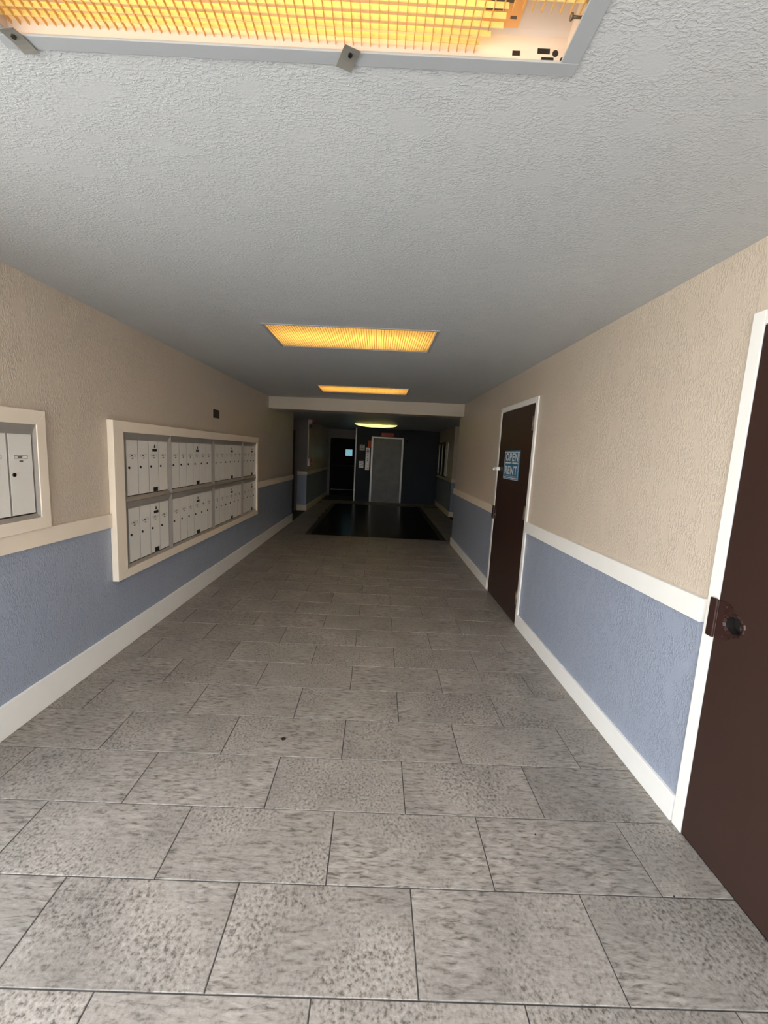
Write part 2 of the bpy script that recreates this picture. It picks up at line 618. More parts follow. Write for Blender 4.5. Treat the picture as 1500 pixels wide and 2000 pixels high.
mb = MB()                                                        # lobby, left of the elevator
for z0, z1, mi in ((-0.02, Z_RAIL, 1), (Z_RAIL, ZT, 0)):
    mb.face([(XL, 10.3, z0), (XL, 14.4, z0), (XL, 14.4, z1), (XL, 10.3, z1)], mi)
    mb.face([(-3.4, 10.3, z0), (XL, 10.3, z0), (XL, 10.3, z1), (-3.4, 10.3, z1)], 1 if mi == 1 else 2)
    mb.face([(-3.3, 8.6, z0), (-3.3, 10.35, z0), (-3.3, 10.35, z1), (-3.3, 8.6, z1)], mi)
struct(mb, 'wall_lobby_left', ['beige', 'blue', 'grey_paint'], 'shaded lobby wall left of the elevator', left=True)

XRR = 1.905
mb = MB()
for z0, z1, mi in ((-0.02, Z_RAIL, 1), (Z_RAIL, ZT, 0)):
    mb.face([(XRR, 10.37, z0), (XRR, 10.37, z1), (XRR, 13.0, z1), (XRR, 13.0, z0)], mi)
    mb.face([(XRR, 10.37, z0), (3.4, 10.37, z0), (3.4, 10.37, z1), (XRR, 10.37, z1)], mi)
    mb.face([(3.3, 7.05, z0), (3.3, 7.05, z1), (3.3, 10.4, z1), (3.3, 10.4, z0)], mi)
struct(mb, 'wall_lobby_right', ['beige', 'blue'], 'shaded lobby wall right of the elevator')

XE0 = -0.70
mb = MB()
hole = [(-0.16, 0.755, -1, 2.0)]
for x0, x1, z0, z1 in cells([XE0, 2.0, -0.16, 0.755], [-0.02, 2.0, 2.3], hole):
    mb.face([(x0, Y_ELEV, z0), (x1, Y_ELEV, z0), (x1, Y_ELEV, z1), (x0, Y_ELEV, z1)])
mb.face([(XE0, Y_ELEV, -0.02), (XE0, Y_ELEV, 2.3), (XE0, 14.4, 2.3), (XE0, 14.4, -0.02)])
struct(mb, 'wall_elevator', 'navy', 'dark blue textured wall around the elevator')

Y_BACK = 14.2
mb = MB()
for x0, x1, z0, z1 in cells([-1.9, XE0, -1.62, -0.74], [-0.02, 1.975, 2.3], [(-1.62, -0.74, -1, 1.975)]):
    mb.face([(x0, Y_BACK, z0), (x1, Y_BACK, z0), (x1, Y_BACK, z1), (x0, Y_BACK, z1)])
mb.face([(-2.2, 14.5, -0.05), (2.2, 14.5, -0.05), (2.2, 14.5, 2.4), (-2.2, 14.5, 2.4)])  # this sheet and the next are unseen, added to shut out sky light
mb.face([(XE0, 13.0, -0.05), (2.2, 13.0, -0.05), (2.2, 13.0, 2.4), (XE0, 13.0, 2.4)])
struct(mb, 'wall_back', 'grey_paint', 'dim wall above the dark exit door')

# ------------------------------------------------------------------ baseboards, chair rails
def run_box(name, x0, x1, y0, y1, za0, za1, zb0, zb1, mat, label, left=False):
    m = MB()
    m.hexa([(x0, y0, za0), (x1, y0, za0), (x1, y1, zb0), (x0, y1, zb0), (x0, y0, za1), (x1, y0, za1), (x1, y1, zb1), (x0, y1, zb1)])
    return struct(m, name, mat, label, left, bev=0.003)


run_box('baseboard_left', XL - 0.01, XL + 0.015, Y_LEFT0, 8.655, 0.0, 0.178, 0.0, 0.165, 'white', 'tall white baseboard along the left wall', True)
run_box('baseboard_right', XR - 0.016, XR + 0.01, D1[1] + 0.006, D2[0], 0.0, 0.122, 0.0, 0.118, 'white', 'white baseboard between the two brown doors')
run_box('baseboard_right.001', XR - 0.016, XR + 0.01, D2[1], Y_BEAM1 + 0.016, 0.0, 0.118, 0.0, 0.125, 'white', 'white baseboard beyond the door with the sign')
run_box('baseboard_right.002', XR - 0.016, XR + 0.01, Y_RIGHT0, D1[0], 0.0, 0.122, 0.0, 0.122, 'white', 'white baseboard behind the camera')
run_box('trim_1', XR - 0.022, XR + 0.01, D1[1] + 0.012, D2[0] - 0.004, 0.915, 1.015, 0.897, 0.993, 'white', 'white chair rail between the two brown doors')
run_box('trim_2', XR - 0.022, XR + 0.01, D2[1] + 0.004, Y_BEAM1 + 0.022, 0.91, 1.006, 0.90, 1.0, 'cream', 'cream chair rail beyond the door with the sign')
run_box('trim_3', XL - 0.01, XL + 0.018, Y_LEFT0, 2.818, 0.956, 1.052, 0.934, 1.030, 'cream', 'cream chair rail under the nearer mailbox frame', True)
run_box('trim_4', XL - 0.01, XL + 0.018, 6.092, 8.66, 0.922, 1.018, 0.898, 0.998, 'cream', 'cream chair rail beyond the mailboxes', True)
# lobby trims
run_box('trim_5', XL - 0.01, XL + 0.018, 10.282, 14.2, 0.90, 0.99, 0.90, 0.99, 'cream', 'cream chair rail on the shaded lobby wall', True)
run_box('baseboard_lobby_left', XL - 0.01, XL + 0.016, 10.284, 14.2, 0.0, 0.145, 0.0, 0.145, 'cream', 'cream baseboard on the shaded lobby wall', True)
m = MB()
m.box((-2.05, 10.282, 0.90), (XL + 0.018, 10.31, 0.99))
struct(m, 'trim_6', 'cream', 'cream chair rail on the pillar front', True, 0.003)
m = MB()
m.box((-2.05, 10.284, 0.0), (XL + 0.016, 10.31, 0.145))
struct(m, 'baseboard_pillar', 'cream', 'cream baseboard on the pillar front', True, 0.003)
m = MB()
m.box((XRR - 0.018, 10.352, 0.885), (XRR + 0.01, Y_ELEV, 0.965))
m.box((XRR + 0.01, 10.352, 0.885), (3.3, 10.38, 0.965))
struct(m, 'trim_7', 'cream', 'cream chair rail on the right lobby corner', False, 0.003)
m = MB()
m.box((XRR - 0.016, 10.354, 0.0), (XRR + 0.01, Y_ELEV, 0.13))
m.box((XRR + 0.01, 10.354, 0.0), (3.3, 10.38, 0.13))
struct(m, 'baseboard_lobby_right', 'cream', 'cream baseboard on the right lobby corner', False, 0.003)
m = MB()
m.box((XE0 - 0.004, Y_ELEV - 0.006, 0.0), (XE0 + 0.038, Y_ELEV + 0.03, 2.279))
struct(m, 'trim_8', 'steel', 'bright metal corner guard left of the elevator', False, 0.003)


# ------------------------------------------------------------------ brown doors in the right wall
def steel_door(name, d, label, hole=None):
    y0, y1, zt = d
    fw = 0.052
    xf = XR - 0.012            # front of the frame
    root = thing(name, (XR, (y0 + y1) / 2, 0), label, 'door')
    root['kind'] = 'structure'
    del root['category']
    m = MB()
    for a, b in ((y0, y0 + fw), (y1 - fw, y1)):
        m.box((xf, a, 0), (XR + 0.11, b, zt))
    m.box((xf, y0 + fw, zt - fw), (XR + 0.11, y1 - fw, zt))
    fr = part(m, 'door_frame', 'white', root, 'white painted steel frame', 0.003)
    m = MB()
    m.box((XR + 0.032, y0 + fw, 0.0), (XR + 0.06, y0 + fw + 0.016, zt - fw))
    m.box((XR + 0.032, y1 - fw - 0.016, 0.0), (XR + 0.06, y1 - fw, zt - fw))
    m.box((XR + 0.032, y0 + fw, zt - fw - 0.016), (XR + 0.06, y1 - fw, zt - fw))
    part(m, 'door_stop', 'hole', root)
    m = MB()
    m.box((XR + 0.112, y0, -0.05), (XR + 0.13, y1, zt))  # unseen dark sheet added behind the door, keeps outside light from the gaps
    part(m, 'gap_light_block', 'hole', root)
    la, lb, lz = y0 + fw + 0.004, y1 - fw - 0.004, zt - fw - 0.004
    x0, x1 = XR - 0.010, XR + 0.030
    if hole is None:
        m = MB()
        m.box((x0, la, 0.008), (x1, lb, lz))
        leaf = part(m, 'door_leaf', 'door', root, 'dark brown flush door leaf', 0.0015)
    else:
        hy, hz, hr = hole
        rnd = random.Random(3)
        bm = bmesh.new()
        rect = [bm.verts.new((x0, y, z)) for y, z in ((la, 0.008), (lb, 0.008), (lb, lz), (la, lz))]
        ring = []
        for i in range(22):
            t = 2 * math.pi * i / 22
            rr = hr * (1 + 0.10 * math.sin(2 * t + 0.9) + rnd.uniform(-0.07, 0.07))
            ring.append(bm.verts.new((x0, hy + rr * math.cos(t), hz + rr * math.sin(t))))
        ed = [bm.edges.new((rect[i], rect[(i + 1) % 4])) for i in range(4)]
        ed += [bm.edges.new((ring[i], ring[(i + 1) % 22])) for i in range(22)]
        bmesh.ops.triangle_fill(bm, use_beauty=True, use_dissolve=False, edges=ed, normal=(-1, 0, 0))
        back = [bm.verts.new((x1, v.co.y, v.co.z)) for v in rect]
        for i in range(4):
            j = (i + 1) % 4
            bm.faces.new((rect[i], rect[j], back[j], back[i]))
        bm.faces.new(back)
        deep = [bm.verts.new((x1 - 0.004, hy + (v.co.y - hy) * 0.96, hz + (v.co.z - hz) * 0.96)) for v in ring]
        for i in range(22):
            j = (i + 1) % 22
            f = bm.faces.new((ring[i], ring[j], deep[j], deep[i]))
            f.material_index = 1
        f = bm.faces.new(deep)
        f.material_index = 1
        bmesh.ops.recalc_face_normals(bm, faces=bm.faces)
        b = BASE[root.name]
        bmesh.ops.translate(bm, verts=bm.verts, vec=-b)
        me = bpy.data.meshes.new('door_leaf')
        bm.to_mesh(me)
        bm.free()
        me.materials.append(M['door'])
        me.materials.append(M['hole'])
        leaf = link('door_leaf', me, root)
        BASE[leaf.name] = b
        leaf['label'] = 'dark brown flush door leaf with a ragged round lock hole'
    return root, leaf, fr, (x0, la, lb, lz)


door1, leaf1, fr1, g1 = steel_door('door_1', D1, 'brown flush door at the right edge, its lock missing', (1.452, 0.963, 0.036))
x0 = g1[0]
b1_ = BASE[door1.name]
# latch guard with its raised lip over the frame
m = MB()
m.box((x0 - 0.016, 1.523, 0.884), (x0 - 0.0055, 1.556, 1.040))
lg = part(m, 'latch_guard', 'latch', door1, 'brown painted latch guard lip over the frame', 0.003)
m = MB()
pts_out = [(1.523, 0.885), (1.523, 1.038), (1.480, 1.036), (1.462, 1.022), (1.458, 1.000)]
ring = [(1.452 + 0.043 * math.cos(t), 0.963 + 0.043 * math.sin(t)) for t in [math.radians(a) for a in range(82, 279, 14)]]
ring = [(1.452 + 0.043 * abs(math.cos(math.radians(a))), 0.963 + 0.043 * math.sin(math.radians(a))) for a in range(85, -86, -10)]
poly = [(1.523, 0.885), (1.523, 1.038), (1.482, 1.036), (1.464, 1.024)] + ring + [(1.464, 0.902), (1.482, 0.888)]
xa, xb = x0 - 0.0035, x0 + 0.0005
m.face([(xa, y, z) for y, z in poly])
for i in range(len(poly)):
    j = (i + 1) % len(poly)
    m.face([(xa, *poly[i]), (xb, *poly[i]), (xb, *poly[j]), (xa, *poly[j])])
part(m, 'guard_plate', 'latch', lg)
for (yy, zz) in ((1.492, 1.022), (1.492, 0.902)):
    m = MB()
    m.cyl((x0 - 0.0035, yy, zz), (x0 - 0.0065, yy, zz), 0.007, 12, r1=0.004)
    part(m, 'rivet', 'latch', lg)
m = MB()                                                         # torn edge of the hole
for i in range(14):
    t0, t1 = 2 * math.pi * i / 14, 2 * math.pi * (i + 0.8) / 14
    ra, rb = 0.034 + random.uniform(-0.003, 0.003), 0.044 + random.uniform(-0.004, 0.005)
    q = lambda r_, t, dx: (x0 - dx, 1.452 + r_ * math.cos(t), 0.963 + r_ * math.sin(t))
    m.face([q(ra, t0, 0.0), q(ra, t1, 0.0), q(rb, t1, 0.0045), q(rb, t0, 0.0045)])
    m.face([q(rb, t0, 0.0045), q(rb, t1, 0.0045), q(rb + 0.003, t1, 0.0), q(rb + 0.003, t0, 0.0)])
part(m, 'torn_edge', 'latch', leaf1)
m = MB()
m.cyl((x0 + 0.020, 1.432, 0.958), (x0 + 0.028, 1.432, 0.958), 0.016, 18)
part(m, 'lock_cylinder', 'bronze', leaf1, 'grey lock body inside the hole')

door2, leaf2, fr2, g2 = steel_door('door_2', D2, 'brown flush door with the blue open rent sign')
x0, la, lb, lz = g2
for zz in (1.865, 1.062, 0.258):
    m = MB()
    m.cyl((x0 - 0.009, la - 0.002, zz - 0.062), (x0 - 0.009, la - 0.002, zz + 0.062), 0.0085, 12)
    m.box((x0 - 0.004, la - 0.002, zz - 0.062), (x0 + 0.004, la + 0.034, zz + 0.062))
    part(m, 'hinge', 'bronze', door2, 'worn metal butt hinge')
m = MB()
m.box((x0 - 0.014, lb - 0.012, 0.862), (x0 - 0.004, lb + 0.05, 1.012))
m.box((x0 - 0.004, lb - 0.06, 0.866), (x0 + 0.001, lb - 0.012, 1.008))
lg2 = part(m, 'latch_guard', 'latch', door2, 'brown painted latch guard', 0.003)
m = MB()
m.cyl((x0 - 0.004, lb - 0.045, 0.915), (x0 - 0.014, lb - 0.045, 0.915), 0.010, 14)
part(m, 'lock_cylinder', 'bronze', lg2)
# small white holder across frame and door
m = MB()
m.box((1.325, 4.545, 1.412), (x0 - 0.0005, 4.66, 1.450))
hd = solo(m, 'door_alarm', 'white', 'small white plastic alarm on the frame beside the blue sign', 'alarm', (1.345, 4.6, 1.412), None, False, 0.006)
BASE[hd.name] = Vector((1.345, 4.6, 1.412))
m = MB()
m.cyl((1.326, 4.63, 1.425), (1.31, 4.63, 1.418), 0.018, 16, r1=0.011)
part(m, 'knob', 'white_print', hd)

# ------------------------------------------------------------------ the sign on the door
TXM = Matrix(((0, 0, -1, 0), (-1, 0, 0, 0), (0, 1, 0, 0), (0, 0, 0, 1)))     # text plane -> right wall


def letters(txt, name, mat, parent, y_left, y_right, z0, z1, x):
    cu = bpy.data.curves.new(name, 'FONT')
    cu.body = txt
    cu.size = 1
    cu.offset = 0.034
    cu.space_character = 1.12
    tmp = bpy.data.objects.new(name, cu)
    col.objects.link(tmp)
    dg = bpy.context.evaluated_depsgraph_get()
    me = bpy.data.meshes.new_from_object(tmp.evaluated_get(dg))
    bpy.data.objects.remove(tmp)
    xs = [v.co.x for v in me.vertices]
    ys = [v.co.y for v in me.vertices]
    b = BASE[parent.name]
    mnx, mxx, mny, mxy = min(xs), max(xs), min(ys), max(ys)
    for v in me.vertices:
        u, w = (v.co.x - mnx) / (mxx - mnx), (v.co.y - mny) / (mxy - mny)
        v.co = Vector((x, y_left + (y_right - y_left) * u, z0 + (z1 - z0) * w)) - b
    me.materials.clear()
    me.materials.append(M[mat])
    o = link(name, me, parent)
    BASE[o.name] = b
    return o


xs_ = XR - 0.0135
sg = thing('rent_sign', (xs_, 4.17, 1.336), 'blue sign reading OPEN RENT on the farther brown door', 'sign')
m = MB()
m.box((xs_, 3.940, 1.336), (xs_ + 0.003, 4.402, 1.632))
part(m, 'sign_panel', 'blue_sign', sg)
m = MB()
xb = xs_ - 0.0006
for q in ((3.942, 4.400, 1.608, 1.616), (3.942, 4.400, 1.350, 1.358), (3.953, 3.961, 1.350, 1.616), (4.386, 4.394, 1.350, 1.616)):
    m.box((xb, q[0], q[2]), (xs_, q[1], q[3]))
m.box((xb, 3.942, 1.3365), (xs_, 4.400, 1.342))
part(m, 'sign_border', 'white_print', sg)
letters('OPEN', 'lettering', 'white_print', sg, 4.362, 3.976, 1.522, 1.603, xb)
letters('RENT', 'lettering', 'white_print', sg, 4.362, 3.984, 1.388, 1.474, xb)
m = MB()
m.box((xb, 4.196, 1.496), (xs_, 4.358, 1.511))
m.box((xb, 3.978, 1.496), (xs_, 4.140, 1.511))
m.hexa([(xb, 4.160, 1.4975), (xs_, 4.160, 1.4975), (xs_, 4.176, 1.4975), (xb, 4.176, 1.4975),
        (xb, 4.166, 1.510), (xs_, 4.166, 1.510), (xs_, 4.170, 1.510), (xb, 4.170, 1.510)])
part(m, 'divider_bars', 'white_print', sg)
m = MB()
yy = 4.358
rnd = random.Random(5)
while yy > 3.99:
    w = rnd.uniform(0.006, 0.011)
    m.box((xb, yy - w, 1.366), (xs_, yy, 1.376))
    yy -= w + (0.010 if rnd.random() < 0.16 else 0.0035)
part(m, 'small_print', 'metal_grey', sg)


# ------------------------------------------------------------------ mailboxes on the left wall
def bezel(mb_, y0, y1, z0, z1, yi0, yi1, zi0, zi1, xo, xi, xb_):
    """mitred frame: outer rim at depth xo, sloping to the inner rim at xi"""
    O = [(xo, y0, z0), (xo, y1, z0), (xo, y1, z1), (xo, y0, z1)]
    I = [(xi, yi0, zi0), (xi, yi1, zi0), (xi, yi1, zi1), (xi, yi0, zi1)]
    for i in range(4):
        j = (i + 1) % 4
        mb_.face([O[i], O[j], I[j], I[i]])
        mb_.face([(xb_, *O[i][1:]), (xb_, *O[j][1:]), O[j], O[i]])
        mb_.face([I[i], I[j], (xb_, *I[j][1:]), (xb_, *I[i][1:])])


def mailbox_unit(y0, pitch, n, master, z0, z1, yo0, yo1, zo0, zo1, label, group, xd=-1.801, xo=-1.786):
    root = thing('mailbox_unit', (XL, (yo0 + yo1) / 2, zo0), label, 'mailbox', group, True)
    b = BASE[root.name]
    m = MB()
    m.box((XL + 0.001, yo0 + 0.004, zo0 + 0.004), (xd - 0.006, yo1 - 0.004, zo1 - 0.004))
    part(m, 'cabinet_back', 'dark_gap', root)
    m = MB()
    y1 = y0 + pitch * n
    bezel(m, yo0, yo1, zo0, zo1, y0 - 0.003, y1 + 0.003, z0 - 0.004, z1 + 0.004, xo, xd + 0.001, xd - 0.006)
    m.box((xd - 0.002, y0, z1 - 0.006), (xd + 0.004, y1, z1 + 0.008))
    part(m, 'bezel', 'alu', root, 'brushed aluminium mailbox frame')
    mv = MB()
    mv.box((-0.006, -0.0022, 0), (-0.001, 0.0022, z1 - z0))
    vm = mv.mesh('mullion', 'alu')
    for i in range(1, n):
        link('mullion', vm, root, Vector((xd, y0 + pitch * i, z0)) - b)
    w = pitch - 0.013
    h = z1 - z0 - 0.008
    md = MB()
    md.box((-0.005, 0, 0), (0, w, h))
    dm = md.mesh('door', 'mailbox')
    ml = MB()
    ml.cyl((-0.001, 0, 0), (0.0045, 0, 0), 0.0095, 14)
    lm = ml.mesh('lock', 'lock')
    ms = MB()
    bezel(ms, 0, 0.078, 0, 0.018, 0.003, 0.075, 0.003, 0.015, 0.002, 0.0012, -0.001)
    sm_ = ms.mesh('name_slot', 'alu')
    mp_ = MB()
    mp_.box((0.0002, 0.056, 0.003), (0.0016, 0.074, 0.015))
    pm = mp_.mesh('name_card', 'paper')
    mk = MB()
    for (a, bb, c, d) in ((0.022, 0.046, 0.0055, 0.0125), (0.030, 0.036, -0.016, -0.008), (0.038, 0.044, -0.016, -0.008), (0.046, 0.050, -0.016, -0.008)):
        mk.box((0.0002, a, c), (0.0012, bb, d))
    km = mk.mesh('number_print', 'ink')
    for i in range(n):
        yd = y0 + pitch * i + 0.0065
        d_ = link('door', dm, root, Vector((xd, yd, z0 + 0.004)) - b)
        zl_ = 0.206
        link('lock', lm, d_, (0, 0.020, zl_))
        s_ = link('name_slot', sm_, d_, (0, 0.026, 0.286))
        link('name_card', pm, d_, (0, 0.026, 0.286))
        link('number_print', km, d_, (0, 0.026, 0.286))
        if i == master:
            ma = MB()
            ma.box((0, 0.046, 0.324), (0.002, 0.112, 0.346))
            link('black_plate', ma.mesh('black_plate', 'black'), d_)
            ma = MB()
            ma.box((0, 0.050, 0.002), (0.003, 0.112, 0.036))
            link('black_plate', ma.mesh('black_plate', 'black'), d_)
            ma = MB()
            ma.cyl((0, 0.078, 0.362), (0.003, 0.078, 0.362), 0.009, 14)
            ma.hexa([(0, 0.0705, 0.364), (0.003, 0.0705, 0.364), (0.003, 0.0855, 0.364), (0, 0.0855, 0.364),
                     (0, 0.0765, 0.382), (0.003, 0.0765, 0.382), (0.003, 0.0795, 0.382), (0, 0.0795, 0.382)])
            link('master_lock', ma.mesh('master_lock', 'black'), d_)
    return root


def surround(y0, y1, z0, z1, wl, wr, wz0, wz1, xf, label):
    root = thing('mailbox_surround', (XL, (y0 + y1) / 2, z0), label, 'frame', None, True)
    xb_ = XL + 0.001
    for nm, c in (('side_board', ((y0, z0), (y0, z1), (y0 + wl, z1 - wz1), (y0 + wl, z0 + wz0))),
                  ('side_board', ((y1, z1), (y1, z0), (y1 - wr, z0 + wz0), (y1 - wr, z1 - wz1))),
                  ('top_board', ((y0, z1), (y1, z1), (y1 - wr, z1 - wz1), (y0 + wl, z1 - wz1))),
                  ('bottom_board', ((y1, z0), (y0, z0), (y0 + wl, z0 + wz0), (y1 - wr, z0 + wz0)))):
        m = MB()
        m.hexa([(xb_, *q) for q in c] + [(xf, *q) for q in c])
        o = part(m, nm, 'cream', root)
        bm = bmesh.new()
        bm.from_mesh(o.data)
        bmesh.ops.recalc_face_normals(bm, faces=bm.faces)
        bm.to_mesh(o.data)
        bm.free()
        bevel(o, 0.0025)
    return root


surround(2.820, 6.092, 0.544, 1.673, 0.112, 0.045, 0.060, 0.076, -1.770, 'large cream wooden frame around the farther eight mailbox units')
GRP = 'mailbox units in the large frame'
cols4 = [(3.004, 0.1437, 4, 2, 2.934, 3.611, 'four-door mailbox unit at the near end'),
         (3.645, 0.1417, 6, 3, 3.611, 4.538, 'six-door mailbox unit second from the near end'),
         (4.583, 0.1440, 6, 3, 4.538, 5.483, 'six-door mailbox unit third from the near end'),
         (5.519, 0.1405, 4, 2, 5.483, 6.045, 'four-door mailbox unit at the far end')]
for y0, p, n, ms_, yo0, yo1, lab in cols4:
    mailbox_unit(y0, p, n, ms_, 1.132, 1.549, yo0, yo1, 1.097, 1.597, lab + ' of the upper row', GRP)
    mailbox_unit(y0, p, n, ms_, 0.628, 1.046, yo0, yo1, 0.604, 1.094, lab + ' of the lower row', GRP)

surround(1.24, 2.274, 1.040, 1.674, 0.06, 0.060, 0.064, 0.076, -1.779, 'smaller cream wooden frame at the left edge of the photo')
mailbox_unit(1.314, 0.147, 6, 2, 1.130, 1.552, 1.30, 2.214, 1.104, 1.598, 'single mailbox unit in the smaller frame at the left edge', None, -1.793, -1.784)

m = MB()
m.box((XL, 4.58, 1.834), (XL + 0.008, 4.735, 1.924))
pq = solo(m, 'wall_plaque', 'black', 'small black plaque on the beige wall above the mailboxes', 'plaque', (XL, 4.66, 1.834), None, True, 0.001)
BASE[pq.name] = Vector((XL, 4.66, 1.834))
m = MB()
for k in range(6):
    zz = 1.847 + k * 0.011
    m.box((XL + 0.008, 4.60, zz), (XL + 0.0085, 4.60 + 0.115 * (0.6 + 0.4 * ((k * 7) % 5) / 4), zz + 0.003))
part(m, 'small_print', 'dark_gap', pq)


# ------------------------------------------------------------------ recessed ceiling lights
TILT = -0.0095


def light_root(name, f, label, group):
    xm, ym = (f[0] + f[1]) / 2, (f[2] + f[3]) / 2
    r = thing(name, (xm, ym, zc(xm)), label, 'ceiling light', group)
    r.rotation_euler = (0, TILT, 0)
    return r


def flat(f):
    xm, ym = (f[0] + f[1]) / 2, (f[2] + f[3]) / 2
    return Vector((xm, ym, zc(xm)))


def troffer(f, label, group, trim_mat, trim_w, depth_edge, broken=False):
    root = light_root('ceiling_light', f, label, group)
    c = flat(f)
    W, D = (f[1] - f[0]) / 2, (f[3] - f[2]) / 2

    def P(x, y, z):
        return (c.x + x, c.y + y, c.z + z)
    # trim
    m = MB()
    t, th = trim_w, 0.004
    for a, b in (((-W, -D), (W, -D + t)), ((-W, D - t), (W, D)), ((-W, -D + t), (-W + t, D - t)), ((W - t * 1.25, -D + t), (W, D - t))):
        m.box(P(a[0], a[1], -th), P(b[0], b[1], 0.001))
    part(m, 'trim', trim_mat, root, None, 0.0012)
    # housing: side walls, then a pan that slopes up to the middle
    w, d = W - t + 0.004, D - t + 0.004
    ze, zm = depth_edge, 0.105
    m = MB()
    for sx in (-1, 1):
        m.face([P(sx * w, -d, -0.002), P(sx * w, d, -0.002), P(sx * w, d, zm), P(sx * w, -d, zm)])
    for sy in (-1, 1):
        m.face([P(-w, sy * d, -0.002), P(w, sy * d, -0.002), P(w, sy * d, ze), P(-w, sy * d, ze)])
        m.face([P(-w, sy * d, ze), P(w, sy * d, ze), P(w, sy * d * 0.97, ze + 0.005), P(-w, sy * d * 0.97, ze + 0.005)])
        m.face([P(-w, sy * d * 0.97, ze + 0.005), P(w, sy * d * 0.97, ze + 0.005), P(w, sy * d * 0.55, zm), P(-w, sy * d * 0.55, zm)])
    m.face([P(-w, -d * 0.55, zm), P(w, -d * 0.55, zm), P(w, d * 0.55, zm), P(-w, d * 0.55, zm)])
    hs = part(m, 'housing', 'housing', root, 'white enamel fixture pan')
    # tubes
    for sy in ((-0.40, 0.0, 0.40) if True else ()):
        m = MB()
        xe = w - (0.16 if broken else 0.03)
        m.cyl(P(-w + 0.03, d * sy, 0.072), P(xe, d * sy, 0.072), 0.013, 12)
        part(m, 'tube', 'tube', root, 'glowing warm fluorescent tube')
    return root, P, W, D, w, d, hs


def louver_slats(P, w, d, zlo, zhi, sx, sy, broken):
    """returns two lists of boxes: slats along y (spaced in x), slats along x"""
    ys, xs = [], []
    x = -w + sx * 0.5
    while x < w:
        ys.append(x)
        x += sx
    y = -d + sy * 0.5
    while y < d:
        xs.append(y)
        y += sy
    return ys, xs


# lights 2 and 3: whole louvres, too fine to tell the slats apart singly
for f, lab in ((FIX[1], 'yellow louvred ceiling light in the middle of the hall'), (FIX[2], 'yellow louvred ceiling light just before the header beam')):
    root, P, W, D, w, d, hs = troffer(f, lab, 'louvred ceiling lights of the front hall', 'metal_grey', 0.014, 0.05)
    ys, xs = louver_slats(P, w, d, 0, 0, 0.0178, 0.0178, False)
    m = MB()
    for x in ys:
        m.box(P(x - 0.0008, -d, 0.003), P(x + 0.0008, d, 0.009), 1)
    for y in xs:
        m.box(P(-w, y - 0.0007, 0.004), P(w, y + 0.0007, 0.014))
    o = part(m, 'louver', ['louver', 'louver_edge'], root, 'yellowed egg-crate louvre')
    o['kind'] = 'stuff'

# light 1: overhead, louvre broken away at its right end
f = FIX[0]
root, P, W, D, w, d, hs = troffer(f, 'broken yellow louvred ceiling light overhead with an open right end', 'louvred ceiling lights of the front hall', 'metal_grey', 0.031, 0.046, True)
ys, xs = louver_slats(P, w, d, 0, 0, 0.0182, 0.0180, True)
zlo, zhi = 0.019, 0.037
cut = lambda y: (0.437 - 0.10 * (y - 0.20) / 0.09) if y > 0.20 else w    # right end of the louvre near the far edge
slat_y = {}


def box_mesh(lo, hi, key):
    if key not in slat_y:
        q = MB()
        q.box(lo, hi)
        slat_y[key] = q.mesh('slat', 'louver' if key[0] == 'x' else 'louver_edge')
    return slat_y[key]


def hang(x):                                                      # the louvre hangs lower towards its broken end
    return 0.019 - 0.012 * (x + w) / (2 * w)


b = BASE[root.name]
for x in ys:
    if x < 0.437 - 0.012:
        y1 = d - 0.001 if x < 0.40 else 0.235
    else:
        y1 = 0.196 + random.uniform(-0.006, 0.004)
    ln = round(d + y1, 2)
    me = box_mesh((-0.0008, 0, 0), (0.0008, ln, 0.0065), ('y', ln))
    link('slat', me, root, Vector(P(x, -d, hang(x))) - b)
for y in xs:
    xe = 0.44 - 0.02 * int(max(0, (y - 0.2) / 0.03)) if y > 0.185 else w
    ln = round(w + xe, 2)
    me = box_mesh((0, -0.0008, 0), (ln, 0.0008, 0.0100), ('x', ln))
    sl = link('slat', me, root, Vector(P(-w, y, hang(-w) + 0.0015)) - b)
    sl.rotation_euler = (0, math.atan(0.012 / (2 * w)), 0)
# far side wall of the pan: punched holes, label, screw, clips
ysd = d - 0.0012
for (x, z, hw, hh) in ((0.478, 0.013, 0.008, 0.004), (0.536, 0.019, 0.013, 0.0045), (0.545, 0.0045, 0.013, 0.003)):
    m = MB()
    m.box(P(x - hw, ysd - 0.0006, z - hh), P(x + hw, ysd + 0.001, z + hh))
    part(m, 'punched_slot', 'black', root)
for (x, z, r_) in ((0.561, 0.016, 0.006), (0.577, 0.004, 0.0055)):
    m = MB()
    m.cyl(P(x, ysd - 0.0006, z), P(x, ysd + 0.001, z), r_, 14)
    part(m, 'punched_hole', 'black', root)
slope = (0.105 - 0.051) / (d * 0.42)


def on_pan(x, yy, lift=0.001):
    return P(x, yy, 0.051 + (d * 0.97 - yy) * slope - lift)


m = MB()
ya_, yb_ = d * 0.965, d * 0.965 - 0.05
m.face([on_pan(0.40, ya_), on_pan(0.475, ya_), on_pan(0.485, yb_), on_pan(0.40, yb_)])
lbp = part(m, 'maker_label', 'label', root, 'orange paper label with faded print')
m = MB()
for k, (xa_, xb2) in enumerate(((0.405, 0.470), (0.410, 0.455), (0.402, 0.44), (0.455, 0.468))):
    yq = yb_ + 0.008 + k * 0.010
    m.face([on_pan(xa_, yq, 0.0015), on_pan(xb2, yq, 0.0015), on_pan(xb2, yq - 0.004, 0.0015), on_pan(xa_, yq - 0.004, 0.0015)])
part(m, 'label_print', 'bronze', lbp)
m = MB()
m.cyl(P(w - 0.002, 0.215, 0.022), P(w - 0.022, 0.215, 0.022), 0.0025, 8)
m.cyl(P(w - 0.020, 0.215, 0.022), P(w - 0.024, 0.215, 0.022), 0.006, 10)
